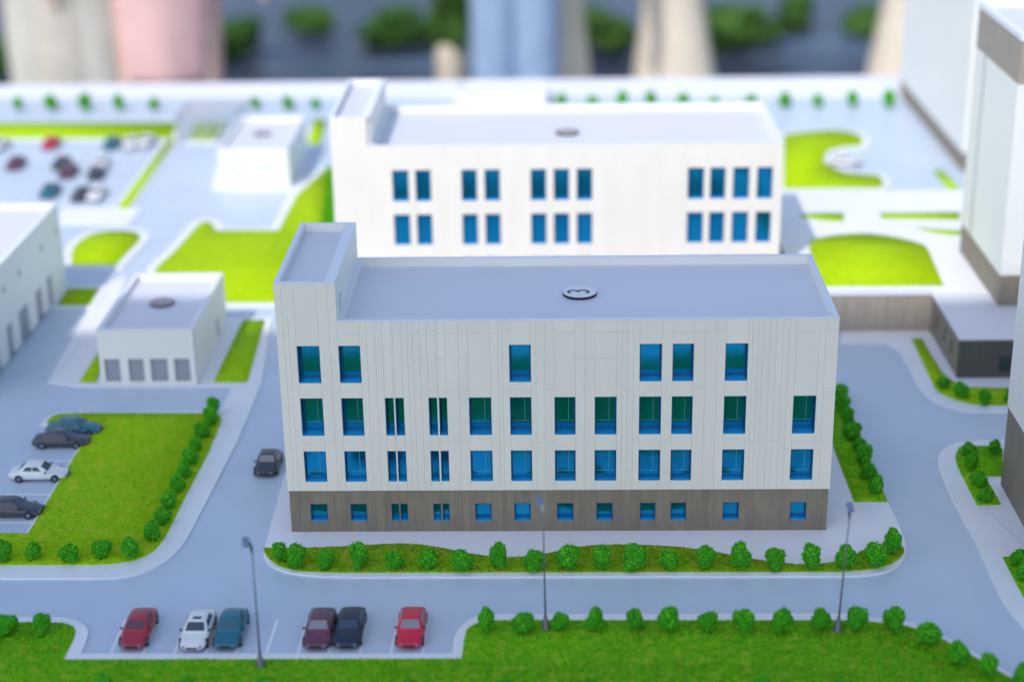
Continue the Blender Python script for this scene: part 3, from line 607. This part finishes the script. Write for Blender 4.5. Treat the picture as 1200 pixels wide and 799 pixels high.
# ------------------------------------------------------------------ street lamps
def lamp(x, y, h, label, lean=0., face=-1, clamp=False):
    l = root('street_lamp', (x, y, 0), label, 'street lamp', 'street lamps along the front kerb')
    part('base', MB().tube([(0,0,0),(0,0,.1),(0,0,.35),(lean*.1,0,1.0)], [.34,.32,.20,.10], 16), M['pole'], l, smooth=True)
    part('pole', MB().tube([(lean*.1,0,.9),(lean*.5,0,h*.5),(lean*.86,0,h*.86)], [.065,.05,.042], 10), M['pole'], l, smooth=True)
    t0 = lean*.86; dx = lean*.14
    part('arm', MB().tube([(t0,0,h*.86),(t0+face*.03,-.05,h*.91),(t0+dx+face*.12,-.3,h*.96),(t0+dx+face*.2,-.55,h*.985)], [.055,.11,.12,.08], 10), M['lampwhite'] if clamp else M['pole'], l, smooth=True)
    hd = part('lamp_head', MB().box(-.21,.21,-.52,.2,-.07,.07), M['lamphead'], l, bevel=.06, loc=(t0+dx+face*.22,-.6,h*.995)); hd.rotation_euler = (math.radians(28),0,math.radians(-12*face))
    return l
lamp(18.2,-13.2,9.6,'slim grey street lamp in the middle, in front of the numbered building',-.12,-1,True)
lamp(36.65,-13.45,9.2,'leaning street lamp on the right of the front lawn',.35,-1)
lamp(.66,-17.5,9.1,'blurred street lamp nearest to the camera, left of the maroon car',.05,-1)

# ------------------------------------------------------------------ beyond the board: ground, planting, people
gm = mat('dark_paving', (.05,.062,.10), .45, col2=(.018,.024,.042), vscale=.9, bump=.2, bscale=30)
gp = root('x', (0,0,0), None, None); bpy.data.objects.remove(gp)
struct('ground', MB().box(-3000,3000,-2500,3000,-91,-90), gm)
SH = [bush_mesh(50+i, leaves=1500, R=.8, H=1.5, lsz=.11, m=M['shrub'], core=M['shrub']) for i in range(3)]
for i, (x, y, s_, l) in enumerate([(-205,560,32,'dark leafy shrub at the far left beyond the table'),(-120,640,34,'dark leafy shrub left of the bollard planter, leftmost of three'),(-88,640,36,'dark leafy shrub, middle of the three beyond the pink skirt'),(-56,650,33,'dark leafy shrub, rightmost of the three before the bollard planter'),
    (42,650,36,'green shrub between the blue jeans and the cream trousers'),(98,640,44,'green shrub right of the cream trousers'),(130,660,34,'small green shrub behind the right hand gap'),(160,630,46,'green shrub before the far tower'),(195,650,40,'green shrub mostly hidden by the far tower')]):
    o = link('shrub', SH[i%3], None, (x*.93+random.uniform(-8,8), y*.925+random.uniform(-25,45), -90), i*1.3); q = random.uniform(.4,.7); o.scale = (s_*q*1.3, s_*q*.6, s_*q*.5); tag(o, l, 'shrub', 'shrubs beyond the table')
slabm = mat('pale_paver', (.085,.12,.18), .5, var=.3, vscale=4)
for i, (x, y, w_, d_) in enumerate([(-60,560,90,14),(40,590,70,18),(110,570,60,40),(130,700,120,12),(-150,600,60,12),(-40,690,40,30)]):
    struct('path', MB().box(x,x+w_,y,y+d_,-90+.0,-89.4), slabm)
bl = root('bollard_planter', (-12.7,400,-90), 'cream bollard planter with a tuft of leaves on top', 'planter')
cream = mat('cream_plaster', (.70,.60,.46), .7, var=.08, vscale=30)
part('post', MB().tube([(0,0,0),(0,0,38),(0,0,42),(0,0,43)],[4.6,4.4,4.2,3.6],24), cream, bl, smooth=True)
pl = link('foliage', SH[0], bl, (0,0,41)); pl.scale = (9,9,18)

def skin_obj(name, pts, edges, m, parent, sub=2):
    me = bpy.data.meshes.new(name); bm = bmesh.new(); lay = bm.verts.layers.skin.verify()
    vs = []
    for i, (co, r) in enumerate(pts):
        v = bm.verts.new(Vector(co)*S); rr = (r, r) if not hasattr(r,'__len__') else r
        v[lay].radius = (rr[0]*S, rr[1]*S); v[lay].use_root = (i == 0); vs.append(v)
    for a, b_ in edges: bm.edges.new((vs[a], vs[b_]))
    bm.to_mesh(me); bm.free(); me.materials.append(m)
    o = link(name, me, parent); o.modifiers.new('skin','SKIN').use_smooth_shade = True
    s_ = o.modifiers.new('sub','SUBSURF'); s_.levels = s_.render_levels = sub
    return o
skin_m = mat('skin', (.74,.48,.40), .55, var=.08, vscale=20)
def person(x, y, rz, label, top, bottom=None, skirt=None, stance=11, flare=0, hairc=(.03,.02,.015), leg_r=8.5, shoec=(.03,.03,.035), coat=None):
    P = root('person', (x, y, -90), label, 'person', None, rz)
    s_ = stance
    pts = [((0,0,96),(13,9)),((0,0,112),(11,8)),((0,0,130),(14,9)),((0,0,143),(10,7)),((0,0,150),5),((0,-1,158),(7,8)),((0,-1,167),(7.5,9)),((0,-1,173),5),
        ((-19,0,140),5),((-24,2,116),4),((-25,-4,93),3),((19,0,140),5),((24,2,116),4),((25,-4,93),3),
        ((-s_*.8,0,86),8.5),((-s_,-1,50),5.6),((-s_*1.05,1,30),5.2),((-s_*1.1,2,9),3.6),((-s_*1.15,-12,4),3),
        ((s_*.8,0,86),8.5),((s_,-1,50),5.6),((s_*1.05,1,30),5.2),((s_*1.1,2,9),3.6),((s_*1.15,-12,4),3)]
    ed = [(0,1),(1,2),(2,3),(3,4),(4,5),(5,6),(6,7),(3,8),(8,9),(9,10),(3,11),(11,12),(12,13),(0,14),(14,15),(15,16),(16,17),(17,18),(0,19),(19,20),(20,21),(21,22),(22,23)]
    for sx, wi in ((-1,10),(1,13)):      # fingers
        base = len(pts)
        pts.append(((sx*25,-6,86),(2.6,1.6))); ed.append((wi, base))
        for k in range(4):
            q = len(pts); pts += [((sx*25,-8.6+k*1.7,79),.85),((sx*(24.2),-8.8+k*1.7,75.5-(.6 if k in (0,3) else 0)),.75)]; ed += [(base,q),(q,q+1)]
        q = len(pts); pts += [((sx*24,-10,83),.95),((sx*23.5,-11.5,80),.85)]; ed += [(base,q),(q,q+1)]
    skin_obj('body', pts, ed, skin_m, P)
    tp = [((0,0,100),(15,10.5)),((0,0,112),(13,9.5)),((0,0,130),(16,10.5)),((0,0,143),(12,8.5)),((-20,0,140),6.6),((-25,2,116),5.6),((-26,-4,97),4.6),((20,0,140),6.6),((25,2,116),5.6),((26,-4,97),4.6)]
    te = [(0,1),(1,2),(2,3),(3,4),(4,5),(5,6),(3,7),(7,8),(8,9)]
    if coat: tp.append(((0,0,46),(11,11))); tp.append(((0,0,82),(12.5,11))); te += [(0,11),(11,10)]
    skin_obj('coat' if coat else 'shirt', tp, te, top, P)
    if bottom:
        L_ = leg_r; q = [((0,0,98),(14.5,10.5))]; e = []
        for sx in (-1,1):
            b_ = len(q); q += [((sx*s_*.8,0,86),L_+1.2),((sx*s_,-1,55),L_-.6+flare*.1),((sx*s_*1.04,0,32),L_-1.2+flare*.55),((sx*s_*1.1,1,8),L_-1.6+flare)]
            e += [(0,b_),(b_,b_+1),(b_+1,b_+2),(b_+2,b_+3)]
        skin_obj('trousers', q, e, bottom, P)
    if skirt:
        nn = 28; V = []; Fc = []
        for j, (z, rx, ry) in enumerate([(100,14,11),(90,14,12),(76,12.5,11),(58,10.8,10),(56.5,10.5,9.8)]):
            for i in range(nn):
                a = 2*math.pi*i/nn; f = 1+.05*math.sin(i*math.pi*.5)*(j/4); V.append((rx*f*math.cos(a), ry*f*math.sin(a), z))
        for j in range(4):
            for i in range(nn): Fc.append((j*nn+i, j*nn+(i+1)%nn, (j+1)*nn+(i+1)%nn, (j+1)*nn+i))
        o = part('skirt', MB().add(V, Fc), skirt, P, smooth=True); sl = o.modifiers.new('solid','SOLIDIFY'); sl.thickness = .004
    hm_ = mat('hair', hairc, .6, var=.3, vscale=60)
    skin_obj('hair', [((0,2,172),(7.2,8)),((0,6,166),(7,4.5)),((0,7,158),(5.5,3.5))], [(0,1),(1,2)], hm_, P)
    sm = mat('shoe_leather', shoec, .4)
    for sx in (-1,1): skin_obj('shoe', [((sx*s_*1.1,3,4.5),(4.4,4)),((sx*s_*1.12,-6,4),(4.6,3.6)),((sx*s_*1.15,-16,3),(4,2.8))], [(0,1),(1,2)], sm, P)
    return P
pink = mat('pink_cloth', (.82,.52,.50), .8, var=.1, vscale=14); beige = mat('beige_cloth', (.60,.55,.47), .8, var=.12, vscale=12)
creamc = mat('cream_cloth', (.76,.66,.52), .8, var=.06, vscale=10); jean = mat('pale_denim', (.34,.47,.66), .8, var=.15, vscale=14)
whitec = mat('white_cloth', (.7,.7,.68), .8); greyc = mat('pale_grey_cloth', (.60,.57,.50), .8, var=.1, vscale=14)
person(-98, 300, 0, 'person in a long beige coat and pale trousers behind the far left corner', beige, bottom=greyc, coat=True, stance=7, leg_r=9)
person(-74.3, 300, .1, 'person in a pink knee-length skirt standing behind the board', pink, skirt=pink, stance=7.5)
person(7.5, 372, 0, 'person in pale blue jeans standing beyond the far edge', jean, bottom=jean, stance=5.6, leg_r=8, hairc=(.02,.02,.02))
person(36, 408, 0, 'person in flared cream trousers standing with feet apart', whitec, bottom=creamc, stance=18, flare=10, leg_r=9)
person(146, 412, 0, 'person in flared cream trousers mostly hidden by the far tower', creamc, bottom=creamc, stance=19, flare=8, leg_r=9.5, hairc=(.08,.05,.03))

# ------------------------------------------------------------------ unseen fabric canopy, added overhead to shade the near half of the board
cf = bpy.data.materials.new('white_canvas'); cf.use_nodes = True; cn = cf.node_tree; pbn = cn.nodes['Principled BSDF']
pbn.inputs['Base Color'].default_value = (.85,.84,.82,1); pbn.inputs['Roughness'].default_value = .9
tr = cn.nodes.new('ShaderNodeBsdfTranslucent'); tr.inputs[0].default_value = (.97,.95,.92,1)
mxs = cn.nodes.new('ShaderNodeMixShader'); mxs.inputs[0].default_value = .85
cn.links.new(pbn.outputs[0], mxs.inputs[1]); cn.links.new(tr.outputs[0], mxs.inputs[2]); cn.links.new(mxs.outputs[0], cn.nodes['Material Output'].inputs[0])
me = MB().add([(-200,-260,150),(75,-260,150),(75,-77,150),(-200,-77,150)], [(0,1,2,3)])
o = struct('shade_canopy', me, cf)
